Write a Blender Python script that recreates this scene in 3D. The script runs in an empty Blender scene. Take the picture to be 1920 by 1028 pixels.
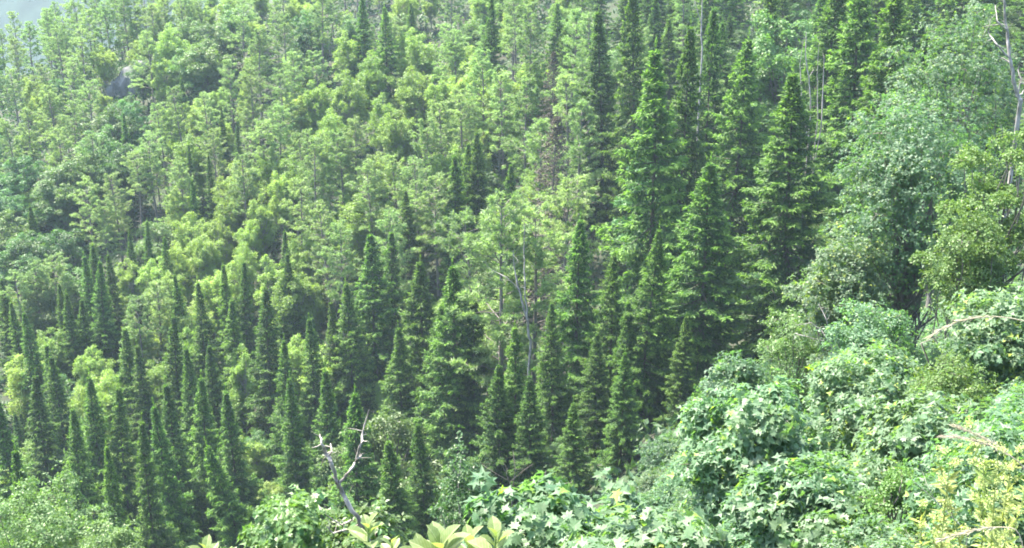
import bpy, math, random, time
import numpy as np
from mathutils import Matrix, Vector
T0 = time.time()
S = bpy.context.scene
COL = S.collection
R = math.radians

# ------------------------------------------------------------------ camera
F = 2200.0                      # focal length in photo pixels (1920 x 1028)
PITCH = R(18.0)
cam_d = bpy.data.cameras.new('camera'); cam = bpy.data.objects.new('camera', cam_d)
COL.objects.link(cam); S.camera = cam
cam.location = (0, 0, 0); cam.rotation_euler = (math.pi/2 - PITCH, 0, 0)
cam_d.sensor_width = 36.0; cam_d.lens = 36.0*F/1920.0
cam_d.clip_start = 0.05; cam_d.clip_end = 12000

# ------------------------------------------------------------------ sky, sun, exposure
SUN_EL, SUN_AZ = 63.0, -62.0    # azimuth from +Y (view direction) towards +X
w = bpy.data.worlds.new('World'); S.world = w; w.use_nodes = True
nt = w.node_tree; bg = nt.nodes['Background']
sky = nt.nodes.new('ShaderNodeTexSky'); sky.sky_type = 'NISHITA'; sky.sun_disc = False
sky.sun_elevation = R(SUN_EL); sky.sun_rotation = R(SUN_AZ)
sky.air_density = 1.0; sky.dust_density = 2.0
nt.links.new(sky.outputs[0], bg.inputs[0]); bg.inputs[1].default_value = 0.15
sd = bpy.data.lights.new('sun', 'SUN'); sun = bpy.data.objects.new('sun', sd); COL.objects.link(sun)
sd.energy = 5.0; sd.angle = R(3.0); sd.color = (1.0, 0.93, 0.79)
dv = Vector((math.sin(R(SUN_AZ))*math.cos(R(SUN_EL)), math.cos(R(SUN_AZ))*math.cos(R(SUN_EL)), math.sin(R(SUN_EL))))
sun.rotation_euler = dv.to_track_quat('Z', 'Y').to_euler(); sun.location = (0, 0, 60)
S.view_settings.view_transform = 'Standard'; S.view_settings.look = 'None'
S.view_settings.gamma = 1.0; S.view_settings.exposure = 2.55
S.view_settings.use_curve_mapping = False
cy = S.cycles
cy.max_bounces = 5; cy.diffuse_bounces = 3; cy.glossy_bounces = 2; cy.transmission_bounces = 3
cy.volume_bounces = 0; cy.transparent_max_bounces = 4
cy.filter_width = 1.8
cy.caustics_reflective = False; cy.caustics_refractive = False

# ------------------------------------------------------------------ helpers
def unit(a):
    a = np.asarray(a, float)
    return a/np.maximum(np.linalg.norm(a, axis=-1, keepdims=True), 1e-9)

def mk_mesh(name, parts, mats):
    """parts: list of (verts, faces (m,k), material index, smooth)"""
    nv = 0; vs = []; loops = []; tot = []; mi = []; sm = []
    for V, Fc, m, s in parts:
        V = np.asarray(V, float).reshape(-1, 3); Fc = np.asarray(Fc, int)
        if len(V) == 0 or len(Fc) == 0: continue
        vs.append(V); loops.append((Fc + nv).ravel()); tot.append(np.full(len(Fc), Fc.shape[1]))
        mi.append(np.full(len(Fc), m)); sm.append(np.full(len(Fc), s)); nv += len(V)
    V = np.concatenate(vs); L = np.concatenate(loops); TT = np.concatenate(tot)
    me = bpy.data.meshes.new(name)
    me.vertices.add(len(V)); me.vertices.foreach_set('co', V.astype(np.float32).ravel())
    me.loops.add(len(L)); me.loops.foreach_set('vertex_index', L.astype(np.int32))
    me.polygons.add(len(TT))
    st = np.concatenate([[0], np.cumsum(TT)[:-1]])
    me.polygons.foreach_set('loop_start', st.astype(np.int32))
    me.polygons.foreach_set('loop_total', TT.astype(np.int32))
    for m in mats: me.materials.append(m)
    me.polygons.foreach_set('material_index', np.concatenate(mi).astype(np.int32))
    me.polygons.foreach_set('use_smooth', np.concatenate(sm).astype(bool))
    me.update(calc_edges=True)
    return me

def link(name, data, parent=None, loc=None, rot=None, scale=None):
    o = bpy.data.objects.new(name, data); COL.objects.link(o)
    if parent is not None: o.parent = parent
    if loc is not None: o.location = loc
    if rot is not None: o.rotation_euler = rot
    if scale is not None: o.scale = scale
    return o

def tag(o, label, cat, group=None):
    o['label'] = label; o['category'] = cat
    if group: o['group'] = group
    return o

def tube(pts, rad, sides=6):
    pts = np.asarray(pts, float); n = len(pts); rad = np.asarray(rad, float)
    t = unit(np.gradient(pts, axis=0))
    ref = np.array([0.31, 0.2, 0.93]) if abs(t[0][2]) < 0.8 else np.array([0.93, 0.3, 0.2])
    a = unit(np.cross(t, ref)); b = np.cross(t, a)
    an = np.linspace(0, 2*np.pi, sides, endpoint=False)
    V = pts[:, None, :] + rad[:, None, None]*(np.cos(an)[None, :, None]*a[:, None, :] + np.sin(an)[None, :, None]*b[:, None, :])
    V = V.reshape(-1, 3); Fc = []
    i = np.arange(n-1)[:, None]*sides; j = np.arange(sides)[None, :]; k = (j+1) % sides
    Fc = np.stack([i+j, i+k, i+sides+k, i+sides+j], -1).reshape(-1, 4)
    return V, Fc

class Tubes:
    def __init__(s): s.V = []; s.F = []; s.n = 0
    def add(s, pts, rad, sides=5):
        V, Fc = tube(pts, rad, sides); s.V.append(V); s.F.append(Fc + s.n); s.n += len(V)
    def part(s, m=0, smooth=True):
        return (np.concatenate(s.V), np.concatenate(s.F), m, smooth)

def cards(P, Tn, N, ln, wd, fold=0.15, mid=0.45):
    """one folded rhombic leaf or needle spray per row: base P, axis Tn, normal N"""
    P = np.asarray(P, float); Tn = unit(Tn); B = unit(np.cross(N, Tn)); Nn = np.cross(Tn, B)
    ln = np.broadcast_to(ln, (len(P),))[:, None]; wd = np.broadcast_to(wd, (len(P),))[:, None]
    c = P + Tn*ln*mid + Nn*wd*fold
    V = np.stack([P, c + B*wd*0.5, P + Tn*ln, c - B*wd*0.5], 1).reshape(-1, 3)
    Fc = np.arange(len(P)*4).reshape(-1, 4)
    return V, Fc

# five-lobed leaf, base at origin, tip at +Y, unit length
_half = [(0.0, 0.0), (0.10, 0.02), (0.36, -0.08), (0.27, 0.14), (0.56, 0.30), (0.30, 0.40), (0.36, 0.66), (0.13, 0.60), (0.0, 1.0)]
_out = _half + [(-x, y) for x, y in _half[-2:0:-1]]
MLEAF = np.array([(x, y, 0.10*abs(x) - 0.16*y*y) for x, y in _out] + [(0, 0.33, -0.03)])
MFACE = np.array([(i, (i+1) % len(_out), len(_out)) for i in range(len(_out))])
_sh = [(0, 0), (0.42, -0.08), (0.22, 0.17), (0.62, 0.42), (0.20, 0.50), (0, 1.05), (-0.20, 0.50), (-0.62, 0.42), (-0.22, 0.17), (-0.42, -0.08), (0, 0.3)]
SLEAF = np.array([(x, y, 0.10*abs(x) - 0.16*y*y) for x, y in _sh])
SFACE = np.array([(10, 0, 1, 2), (10, 2, 3, 4), (10, 4, 5, 6), (10, 6, 7, 8), (10, 8, 9, 0)])
_ov = [(0, 0), (0.13, 0.12), (0.27, 0.40), (0.30, 0.66), (0.18, 0.90), (0, 1.06), (-0.18, 0.90), (-0.30, 0.66), (-0.27, 0.40), (-0.13, 0.12)]
OLEAF = np.array([(x, y, 0.35*abs(x) - 0.30*(y-0.4)**2) for x, y in _ov] + [(0, 0.35, -0.02), (0, 0.72, -0.05)])
OFACE = np.array([(0, 1, 10), (1, 2, 10), (2, 3, 11), (3, 4, 11), (4, 5, 11), (5, 6, 11), (6, 7, 11), (7, 8, 11), (8, 9, 10), (9, 0, 10), (2, 11, 10), (8, 10, 11)])
_t3 = [(0, 0), (0.52, 0.22), (0.17, 0.42), (0, 1.0), (-0.17, 0.42), (-0.52, 0.22)]
TLEAF = np.array([(x, y, 0.12*abs(x) - 0.16*y*y) for x, y in _t3]); TFACE = np.array([(0, 1, 2, 3), (0, 3, 4, 5)])
LS = {'lobed': (TLEAF, TFACE), 'maple': (MLEAF, MFACE), 'simple': (SLEAF, SFACE), 'oval': (OLEAF, OFACE)}

def leaf_frames(Tn, N):
    Tn = unit(Tn); B = unit(np.cross(Tn, N)); Nn = np.cross(B, Tn)
    return B, Tn, Nn

def shaped(kind, P, Tn, N, ln):
    if kind == 'card': return cards(P, Tn, N, ln, np.asarray(ln)*0.62, 0.12)
    LV, LF = LS[kind]; B, Tt, Nn = leaf_frames(Tn, N); ln = np.broadcast_to(ln, (len(P),))
    V = P[:, None, :] + ln[:, None, None]*(LV[None, :, 0:1]*B[:, None, :] + LV[None, :, 1:2]*Tt[:, None, :] + LV[None, :, 2:3]*Nn[:, None, :])
    Fc = (np.arange(len(P))[:, None, None]*len(LV) + LF[None]).reshape(-1, LF.shape[1])
    return V.reshape(-1, 3), Fc

# ------------------------------------------------------------------ materials
def nodes(name):
    m = bpy.data.materials.new(name); m.use_nodes = True
    t = m.node_tree; return m, t, t.nodes['Principled BSDF'], t.nodes['Material Output']

def leaf_mat(name, c1, c2, trans=0.35, rough=0.5, spec=0.3, tc=(1.7, 1.7, 0.7), hv=0.025, vv=0.35, pale=None):
    m, t, p, out = nodes(name); N = t.nodes.new; Lk = t.links.new
    geo = N('ShaderNodeNewGeometry'); info = N('ShaderNodeObjectInfo')
    mx = N('ShaderNodeMix'); mx.data_type = 'RGBA'
    mx.inputs['A'].default_value = (*c1, 1); mx.inputs['B'].default_value = (*c2, 1)
    Lk(geo.outputs['Random Per Island'], mx.inputs['Factor'])
    hs = N('ShaderNodeHueSaturation')
    def rng(lo, hi, src, mul=1.0, add=0.0):
        a = N('ShaderNodeMath'); a.operation = 'MULTIPLY_ADD'; a.inputs[1].default_value = mul; a.inputs[2].default_value = add
        Lk(src, a.inputs[0]); f = N('ShaderNodeMath'); f.operation = 'FRACT'; Lk(a.outputs[0], f.inputs[0])
        r = N('ShaderNodeMapRange'); r.inputs['To Min'].default_value = lo; r.inputs['To Max'].default_value = hi
        Lk(f.outputs[0], r.inputs['Value']); return r.outputs[0]
    Lk(rng(0.5-hv, 0.5+hv, info.outputs['Random'], 7.3), hs.inputs['Hue'])
    Lk(rng(1-vv, 1+vv, info.outputs['Random'], 3.7, 0.2), hs.inputs['Value'])
    if pale:
        gt = N('ShaderNodeMath'); gt.operation = 'GREATER_THAN'; gt.inputs[1].default_value = 0.945; Lk(geo.outputs['Random Per Island'], gt.inputs[0])
        px = N('ShaderNodeMix'); px.data_type = 'RGBA'; Lk(gt.outputs[0], px.inputs['Factor']); Lk(mx.outputs['Result'], px.inputs['A']); px.inputs['B'].default_value = (*pale, 1)
        Lk(px.outputs['Result'], hs.inputs['Color'])
    else: Lk(mx.outputs['Result'], hs.inputs['Color'])
    Lk(hs.outputs[0], p.inputs['Base Color'])
    p.inputs['Roughness'].default_value = rough; p.inputs['Specular IOR Level'].default_value = spec
    tr = N('ShaderNodeBsdfTranslucent')
    tm = N('ShaderNodeMix'); tm.data_type = 'RGBA'; tm.blend_type = 'MULTIPLY'; tm.inputs['Factor'].default_value = 1
    tm.inputs['B'].default_value = (*tc, 1); Lk(hs.outputs[0], tm.inputs['A']); Lk(tm.outputs['Result'], tr.inputs['Color'])
    ms = N('ShaderNodeMixShader'); ms.inputs[0].default_value = trans
    Lk(p.outputs[0], ms.inputs[1]); Lk(tr.outputs[0], ms.inputs[2]); Lk(ms.outputs[0], out.inputs['Surface'])
    return m

def bark_mat(name, c1, c2, scale=6.0, rough=0.9):
    m, t, p, out = nodes(name); N = t.nodes.new; Lk = t.links.new
    tc = N('ShaderNodeTexCoord'); mp = N('ShaderNodeMapping'); mp.inputs['Scale'].default_value = (1, 1, 0.35)
    nz = N('ShaderNodeTexNoise'); nz.inputs['Scale'].default_value = scale; nz.inputs['Detail'].default_value = 6
    Lk(tc.outputs['Object'], mp.inputs[0]); Lk(mp.outputs[0], nz.inputs['Vector'])
    cr = N('ShaderNodeValToRGB'); cr.color_ramp.elements[0].color = (*c1, 1); cr.color_ramp.elements[1].color = (*c2, 1)
    cr.color_ramp.elements[0].position = 0.35; cr.color_ramp.elements[1].position = 0.65
    Lk(nz.outputs[0], cr.inputs[0]); Lk(cr.outputs[0], p.inputs['Base Color']); p.inputs['Roughness'].default_value = rough
    bp = N('ShaderNodeBump'); bp.inputs['Strength'].default_value = 0.5; Lk(nz.outputs[0], bp.inputs['Height']); Lk(bp.outputs[0], p.inputs['Normal'])
    return m

M_SPR = leaf_mat('spruce_needles', (0.023, 0.062, 0.014), (0.049, 0.101, 0.024), 0.36, 0.55, 0.25, (1.5, 1.85, 0.6), 0.010, 0.3)
M_SPF = leaf_mat('spruce_fresh_sunlit_tips', (0.078, 0.154, 0.029), (0.117, 0.198, 0.042), 0.46, 0.5, 0.25, (1.55, 1.8, 0.6), 0.010, 0.25)  # fresh growth, also paints the sunlit paleness of outer boughs into the colour
M_SPB = leaf_mat('spruce_dead_needles', (0.062, 0.058, 0.048), (0.100, 0.092, 0.074), 0.2, 0.8, 0.1, (1, 0.9, 0.7), 0.01)
M_PIN = leaf_mat('pine_needles', (0.126, 0.194, 0.077), (0.197, 0.262, 0.118), 0.45, 0.45, 0.35, (1.5, 1.75, 0.8), 0.015, 0.22)
M_BIR = leaf_mat('birch_leaves', (0.147, 0.243, 0.058), (0.212, 0.297, 0.090), 0.45, 0.45, 0.35, (1.6, 1.65, 0.65), 0.013, 0.2)
M_GRN = leaf_mat('broadleaf_leaves', (0.050, 0.111, 0.034), (0.088, 0.160, 0.050), 0.42, 0.42, 0.4, (1.6, 1.75, 0.65), 0.03, 0.3)
M_MAP = leaf_mat('maple_leaves', (0.070, 0.136, 0.068), (0.116, 0.189, 0.103), 0.50, 0.50, 0.5, (1.5, 1.8, 0.6), 0.022, 0.2, (0.20, 0.28, 0.05))
M_MAN = leaf_mat('near_maple_leaves', (0.077, 0.146, 0.070), (0.132, 0.201, 0.111), 0.46, 0.50, 0.5, (1.5, 1.8, 0.6), 0.018, 0.18, (0.22, 0.30, 0.06))
M_OLV = leaf_mat('olive_shrub_leaves', (0.096, 0.173, 0.045), (0.146, 0.225, 0.067), 0.48, 0.45, 0.4, (1.2, 1.2, 0.5), 0.02, 0.15)
M_ROS = leaf_mat('broad_rosette_leaves', (0.184, 0.264, 0.088), (0.248, 0.312, 0.128), 0.45, 0.40, 0.45, (1.15, 1.2, 0.55), 0.012, 0.15)
def add_veins(m):
    t = m.node_tree; N = t.nodes.new; Lk = t.links.new; p = t.nodes['Principled BSDF']
    tc = N('ShaderNodeTexCoord'); sx = N('ShaderNodeSeparateXYZ'); Lk(tc.outputs['Object'], sx.inputs[0])
    ab = N('ShaderNodeMath'); ab.operation = 'ABSOLUTE'; Lk(sx.outputs['X'], ab.inputs[0])
    ma = N('ShaderNodeMath'); ma.operation = 'MULTIPLY_ADD'; Lk(ab.outputs[0], ma.inputs[0]); ma.inputs[1].default_value = -0.9; Lk(sx.outputs['Y'], ma.inputs[2])
    sn = N('ShaderNodeMath'); sn.operation = 'PINGPONG'; Lk(ma.outputs[0], sn.inputs[0]); sn.inputs[1].default_value = 0.06
    v1 = N('ShaderNodeMapRange'); Lk(sn.outputs[0], v1.inputs['Value']); v1.inputs['From Max'].default_value = 0.010; v1.inputs['To Min'].default_value = 0.55; v1.inputs['To Max'].default_value = 0
    v2 = N('ShaderNodeMapRange'); Lk(ab.outputs[0], v2.inputs['Value']); v2.inputs['From Max'].default_value = 0.022; v2.inputs['To Min'].default_value = 1; v2.inputs['To Max'].default_value = 0
    mx = N('ShaderNodeMath'); mx.operation = 'MAXIMUM'; Lk(v1.outputs[0], mx.inputs[0]); Lk(v2.outputs[0], mx.inputs[1])
    nz = N('ShaderNodeTexNoise'); nz.inputs['Scale'].default_value = 5; nz.inputs['Detail'].default_value = 5; Lk(tc.outputs['Object'], nz.inputs['Vector'])
    src = p.inputs['Base Color'].links[0].from_socket
    a = N('ShaderNodeMix'); a.data_type = 'RGBA'; a.blend_type = 'MULTIPLY'; a.inputs['Factor'].default_value = .6; Lk(src, a.inputs['A']); Lk(nz.outputs[0], a.inputs['B'])
    b = N('ShaderNodeMix'); b.data_type = 'RGBA'; Lk(mx.outputs[0], b.inputs['Factor']); Lk(a.outputs['Result'], b.inputs['A']); b.inputs['B'].default_value = (0.42, 0.48, 0.24, 1)
    Lk(b.outputs['Result'], p.inputs['Base Color'])
    bp = N('ShaderNodeBump'); bp.inputs['Strength'].default_value = .35; bp.inputs['Distance'].default_value = .01; Lk(mx.outputs[0], bp.inputs['Height']); Lk(bp.outputs[0], p.inputs['Normal'])
add_veins(M_ROS)
M_FLO = leaf_mat('yellow_flowers', (0.320, 0.400, 0.128), (0.496, 0.544, 0.288), 0.40, 0.6, 0.2, (1.1, 1.1, 0.6), 0.01, 0.1)
M_STM = leaf_mat('green_stem', (0.16, 0.22, 0.07), (0.20, 0.26, 0.09), 0.2, 0.6, 0.2)
M_SEE = leaf_mat('dry_grass_seed', (0.391, 0.348, 0.255), (0.510, 0.459, 0.357), 0.4, 0.7, 0.2, (1, 1, 0.9), 0.01, 0.1)
M_LGT = leaf_mat('pale_green_leaves', (0.091, 0.166, 0.055), (0.137, 0.215, 0.078), 0.42, 0.45, 0.4, (1.6, 1.75, 0.65), 0.006, 0.08)
M_UND = leaf_mat('undergrowth_leaves', (0.024, 0.056, 0.021), (0.048, 0.088, 0.032), 0.35, 0.5, 0.3)
B_DRK = bark_mat('dark_conifer_bark', (0.035, 0.028, 0.024), (0.085, 0.070, 0.058))
B_PIN = bark_mat('pine_bark', (0.085, 0.075, 0.068), (0.19, 0.17, 0.15))
B_PAL = bark_mat('pale_bark', (0.13, 0.12, 0.11), (0.32, 0.30, 0.28), 9)
B_GRY = bark_mat('grey_bark', (0.070, 0.062, 0.055), (0.160, 0.145, 0.125))
B_DED = bark_mat('weathered_dead_wood', (0.12, 0.105, 0.09), (0.36, 0.33, 0.29), 14)

# ------------------------------------------------------------------ the lie of the land
CTRL = []
def cp(Y, *uz):
    for u, z in uz: CTRL.append(((u-960)/2100.0*max(Y, 8), Y, z))
CTRL += [(-30, -20, -1.5), (0, -20, -1.5), (30, -20, -1.0), (-15, 0, -2.2), (0, 0, -1.75), (15, 0, -1.6)]
cp(8, (-1500, -8.4), (960, -7.3), (3400, -5.0))
cp(25, (-400, -22.5), (960, -19.5), (1920, -13.5))
cp(50, (0, -42.5), (500, -41), (960, -36), (1500, -25), (1920, -20))
cp(85, (-200, -61), (500, -58), (960, -46), (1300, -36.5), (1600, -30), (2000, -22))
cp(120, (-200, -60), (500, -58), (960, -48), (1300, -36), (1600, -28), (2000, -19))
cp(145, (-200, -52), (400, -49.5), (800, -43), (1100, -35), (1500, -25), (2000, -13))
cp(175, (-200, -43), (250, -41), (600, -37), (960, -31), (1400, -20), (2000, -7))
cp(215, (-200, -39), (150, -35), (300, -30.5), (600, -26), (960, -19), (2000, 4))
cp(290, (-200, -75), (300, -36), (700, -17), (1300, -2), (2000, 14))
CTRL = np.array(CTRL, float)
def _phi(r): return np.where(r > 1e-6, r*r*np.log(np.maximum(r, 1e-6)), 0.0)
_SC = 100.0
_c = CTRL[:, :2]/_SC; _n = len(_c)
_K = _phi(np.linalg.norm(_c[:, None]-_c[None], axis=-1)) + 1e-3*np.eye(_n)
_Pm = np.c_[np.ones(_n), _c]
_A = np.block([[_K, _Pm], [_Pm.T, np.zeros((3, 3))]])
_W = np.linalg.solve(_A, np.r_[CTRL[:, 2], 0, 0, 0])
def sstep(x, a, b):
    t = np.clip((x-a)/(b-a), 0, 1); return t*t*(3-2*t)
def ground(X, Y):
    X = np.atleast_1d(np.asarray(X, float)); Y = np.atleast_1d(np.asarray(Y, float))
    q = np.stack([X, Y], -1)/_SC
    z = _phi(np.linalg.norm(q[:, None]-_c[None], axis=-1))@_W[:_n] + _W[_n] + q@_W[_n+1:]
    z = np.clip(z, -200, 40)
    half = 60 + 0.62*np.maximum(Y, 0)
    f = np.maximum(np.maximum(sstep(np.abs(X), half, half+160), sstep(Y, 280, 430)), sstep(-Y, 25, 140))
    far = -260 + sstep(X, 40, 420)*240 + sstep(-Y, -60, 40)*235*(1-sstep(X, 40, 420))
    und = 0.5*np.sin(X*0.21+1.3)*np.sin(Y*0.17) + 0.3*np.sin(X*0.53)*np.sin(Y*0.47+0.7)
    return z*(1-f) + far*f + und*sstep(Y, 12, 30)
def gz(x, y): return float(ground(x, y)[0])

FW = np.array([0, math.cos(PITCH), -math.sin(PITCH)]); UP = np.array([0, math.sin(PITCH), math.cos(PITCH)])
def ray(u, v):
    d = FW + np.array([1., 0, 0])*(u-960)/F + UP*(514-v)/F
    return d/d[1]
def at(u, v, Y): return ray(u, v)*Y          # point seen at photo pixel (u, v) at forward distance Y
def project(p):
    p = np.asarray(p, float); dz = p@FW
    return 960 + F*p[..., 0]/dz, 514 - F*(p@UP)/dz
def stand(u, v, spec, dmin=95):
    """root of a tree whose top shows at (u, v): spec < 50 is its height, otherwise its forward distance"""
    d = ray(u, v)
    if spec >= 50:
        p = d*spec; g = gz(p[0], p[1]); return np.array([p[0], p[1], g]), p[2]-g
    ys = np.arange(dmin, 420, 0.5); P = d[None]*ys[:, None]
    g = ground(P[:, 0], P[:, 1]); hit = np.nonzero(P[:, 2] <= g+spec)[0]
    i = hit[0] if len(hit) else int(np.argmin((P[:, 2]-g)[:350]))
    if not len(hit): return np.array([P[i, 0], P[i, 1], g[i]]), min(P[i, 2]-g[i], spec*1.3)
    return np.array([P[i, 0], P[i, 1], g[i]]), P[i, 2]-g[i]

# ground sheet
def axis(lo, hi, a, b, fine, n):
    left = lo + (a-lo)*(1-np.linspace(1, 0, n)[:-1]**2) if lo < a else np.array([])
    mid = np.arange(a, b, fine)
    right = b + (hi-b)*np.linspace(0, 1, n)**2
    return np.concatenate([left, mid, right])
gx = axis(-2500, 2500, -170, 190, 3.0, 26); gy = axis(-700, 4500, -30, 420, 3.0, 26)
GX, GY = np.meshgrid(gx, gy); GZ = ground(GX.ravel(), GY.ravel())
nx, ny = len(gx), len(gy)
ii = (np.arange(ny-1)[:, None]*nx + np.arange(nx-1)[None]).ravel()
gf = np.stack([ii, ii+1, ii+nx+1, ii+nx], -1)
M_GND, t, p, out = nodes('forest_floor')
nz = t.nodes.new('ShaderNodeTexNoise'); nz.inputs['Scale'].default_value = 0.5; nz.inputs['Detail'].default_value = 8
tcn = t.nodes.new('ShaderNodeTexCoord'); t.links.new(tcn.outputs['Object'], nz.inputs['Vector'])
cr = t.nodes.new('ShaderNodeValToRGB'); e = cr.color_ramp.elements
e[0].position = 0.35; e[0].color = (0.022, 0.020, 0.013, 1); e[1].position = 0.62; e[1].color = (0.022, 0.040, 0.014, 1)
t.links.new(nz.outputs[0], cr.inputs[0]); t.links.new(cr.outputs[0], p.inputs['Base Color']); p.inputs['Roughness'].default_value = 0.95
gobj = link('ground', mk_mesh('ground', [(np.stack([GX.ravel(), GY.ravel(), GZ], -1), gf, 0, True)], [M_GND]))
gobj['kind'] = 'structure'

# far wooded mountainside across the valley
rng = np.random.default_rng(3)
mx_ = np.linspace(-1500, 1500, 320); my_ = np.linspace(0, 1, 130)
MX, MT = np.meshgrid(mx_, my_)
MY = 420 + MT*620 + 30*np.sin(MX*0.006)
MZ = -275 + 400*MT**0.85 + 14*np.sin(MX*0.011+MT*5) + 9*np.sin(MX*0.027+1.0) * MT + 6*np.sin(MT*18+MX*0.012)
MZ = np.where(MT > 0.02, MZ, -275) + rng.uniform(-1.0, 2.0, MX.shape)*(MT > 0.02)
nxm = len(mx_); ii = (np.arange(len(my_)-1)[:, None]*nxm + np.arange(nxm-1)[None]).ravel()
M_MTN, t, p, out = nodes('far_forest')
nz = t.nodes.new('ShaderNodeTexNoise'); nz.inputs['Scale'].default_value = 0.06; nz.inputs['Detail'].default_value = 10
tcn = t.nodes.new('ShaderNodeTexCoord'); t.links.new(tcn.outputs['Object'], nz.inputs['Vector'])
cr = t.nodes.new('ShaderNodeValToRGB'); e = cr.color_ramp.elements
e[0].position = 0.38; e[0].color = (0.008, 0.020, 0.017, 1); e[1].position = 0.65; e[1].color = (0.016, 0.034, 0.027, 1)
t.links.new(nz.outputs[0], cr.inputs[0]); t.links.new(cr.outputs[0], p.inputs['Base Color']); p.inputs['Roughness'].default_value = 1
mobj = link('mountain', mk_mesh('mountain', [(np.stack([MX.ravel(), MY.ravel(), MZ.ravel()], -1), np.stack([ii, ii+1, ii+nxm+1, ii+nxm], -1), 0, True)], [M_MTN]))
mobj['kind'] = 'structure'

# ------------------------------------------------------------------ tree kinds
def spruce_parts(seed, H=20.0, Rm=2.6, power=0.72, lowest=0.06, dens=1.0, droop=0.0):
    rng = np.random.default_rng(seed)
    tz = np.linspace(0, H, 16)
    ph = rng.uniform(0, 6.28, 2); amp = 0.10
    axisf = lambda z: np.stack([amp*np.sin(z*0.35+ph[0])*z/H, amp*np.sin(z*0.29+ph[1])*z/H, z], -1)
    tb = Tubes(); tb.add(axisf(tz), 0.20*(1-tz/H)**0.9 + 0.012, 8)
    V = []; N = []; Tn = []; ln = []; wd = []; kind = []
    z = lowest*H; wk = 0
    side_len = 1 + 0.18*np.sin(np.arange(8)*2.1+rng.uniform(0, 6))
    while z < H-0.35:
        tt = (H-z)/H; nb = rng.integers(5, 8); a0 = rng.uniform(0, 6.28)
        gapf = 1 + (0.14*math.sin(z*1.3+ph[0]*3) + 0.08*math.sin(z*3.1+ph[1]))*min(1, tt*2.5)
        for b in range(nb):
            a = a0 + 6.283*b/nb + rng.normal(0, 0.22)
            L = Rm*tt**power*gapf*rng.uniform(0.66, 1.16)*(1+0.12*math.sin(a+ph[0])) + 0.07
            if rng.random() < 0.06: L *= 0.45
            el = R(52*max(0, 1-tt*3.2) + 8 - 26*min(1, tt*1.3) + rng.normal(0, 9) - droop*30)
            s = np.linspace(0, 1, 6); hd = np.array([math.cos(a), math.sin(a), 0])
            zz = L*(math.sin(el)*s - (0.16+droop*0.4)*s*s*(1-tt*0.2) + 0.22*s**3)
            base = axisf(np.array([z]))[0]
            pts = base + hd*(L*math.cos(el)*s)[:, None] + np.array([0, 0, 1.])*zz[:, None]
            tb.add(pts[:5], np.linspace(0.018+0.010*L, 0.006, 5), 3)
            n = max(6, int(L/0.048*dens)); si = np.sort(rng.uniform(0.10, 1.0, n)**0.62)
            q = np.stack([np.interp(si, s, pts[:, k]) for k in range(3)], -1)
            bd = unit(np.stack([np.interp(si, s, np.gradient(pts[:, k])) for k in range(3)], -1))
            lat = np.array([-math.sin(a), math.cos(a), 0.])
            sg = np.where(rng.random(n) < 0.5, 1, -1)[:, None]
            td = unit(bd*rng.uniform(0.45, 0.95, (n, 1)) + lat*sg*rng.uniform(0.5, 1.0, (n, 1)) + np.array([0, 0, 1.])*rng.uniform(-0.95, 0.05, (n, 1)))
            tl = (0.16 + 0.62*min(1, L/1.8)*(1-0.75*si))*rng.uniform(0.7, 1.2, n)
            m = np.maximum(1, (tl/0.13).astype(int)+1)
            idx = np.repeat(np.arange(n), m)
            fr = np.concatenate([np.arange(k)/max(k, 1) for k in m])
            pp = q[idx] + td[idx]*(tl[idx]*fr)[:, None]
            dd = unit(td[idx] + rng.normal(0, 0.38, (len(idx), 3)) + np.array([0, 0, -0.22]))
            V.append(pp); Tn.append(dd); N.append(unit(np.array([0, 0, 1.])+rng.normal(0, 0.55, (len(idx), 3))))
            ln.append(rng.uniform(0.20, 0.36, len(idx))*(0.75+0.25*min(1, L))); wd.append(rng.uniform(0.075, 0.13, len(idx)))
            tip = (si[idx] + fr*0.40 > 0.82).astype(int)*(rng.random(len(idx)) < 0.8)  # outer twigs get the paler colour: new shoots plus painted-in sunlight
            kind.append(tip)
            # leading shoot of the branch
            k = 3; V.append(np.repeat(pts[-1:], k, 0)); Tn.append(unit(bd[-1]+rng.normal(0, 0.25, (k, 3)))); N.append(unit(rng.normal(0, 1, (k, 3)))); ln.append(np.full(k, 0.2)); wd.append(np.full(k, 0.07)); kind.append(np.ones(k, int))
        z += rng.uniform(0.26, 0.44)*(0.6+0.95*min(1, tt*2.4))
    k = int(H*70*dens); zz = rng.uniform(0.25*H, H-0.3, k); aa = rng.uniform(0, 6.28, k); rr_ = rng.uniform(0.02, 0.55, k)*np.minimum(1, (H-zz)/3.0)
    V.append(axisf(zz) + np.stack([np.cos(aa)*rr_, np.sin(aa)*rr_, 0*aa], -1)); Tn.append(unit(np.stack([np.cos(aa), np.sin(aa), rng.uniform(-1.2, .4, k)], -1))); N.append(unit(rng.normal(0, 1, (k, 3)))); ln.append(rng.uniform(.2, .36, k)); wd.append(rng.uniform(.08, .13, k)); kind.append(np.zeros(k, int))
    # leader
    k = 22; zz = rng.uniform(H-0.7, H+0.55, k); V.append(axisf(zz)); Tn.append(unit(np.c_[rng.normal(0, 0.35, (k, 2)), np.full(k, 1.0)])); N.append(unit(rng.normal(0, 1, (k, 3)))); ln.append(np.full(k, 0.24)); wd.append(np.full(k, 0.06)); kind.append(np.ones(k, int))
    V, Tn, N, ln, wd, kind = [np.concatenate(x) for x in (V, Tn, N, ln, wd, kind)]
    out = []
    for m in (0, 1):
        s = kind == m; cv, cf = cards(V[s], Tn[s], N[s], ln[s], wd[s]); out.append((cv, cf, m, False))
    return tb, out

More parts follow.
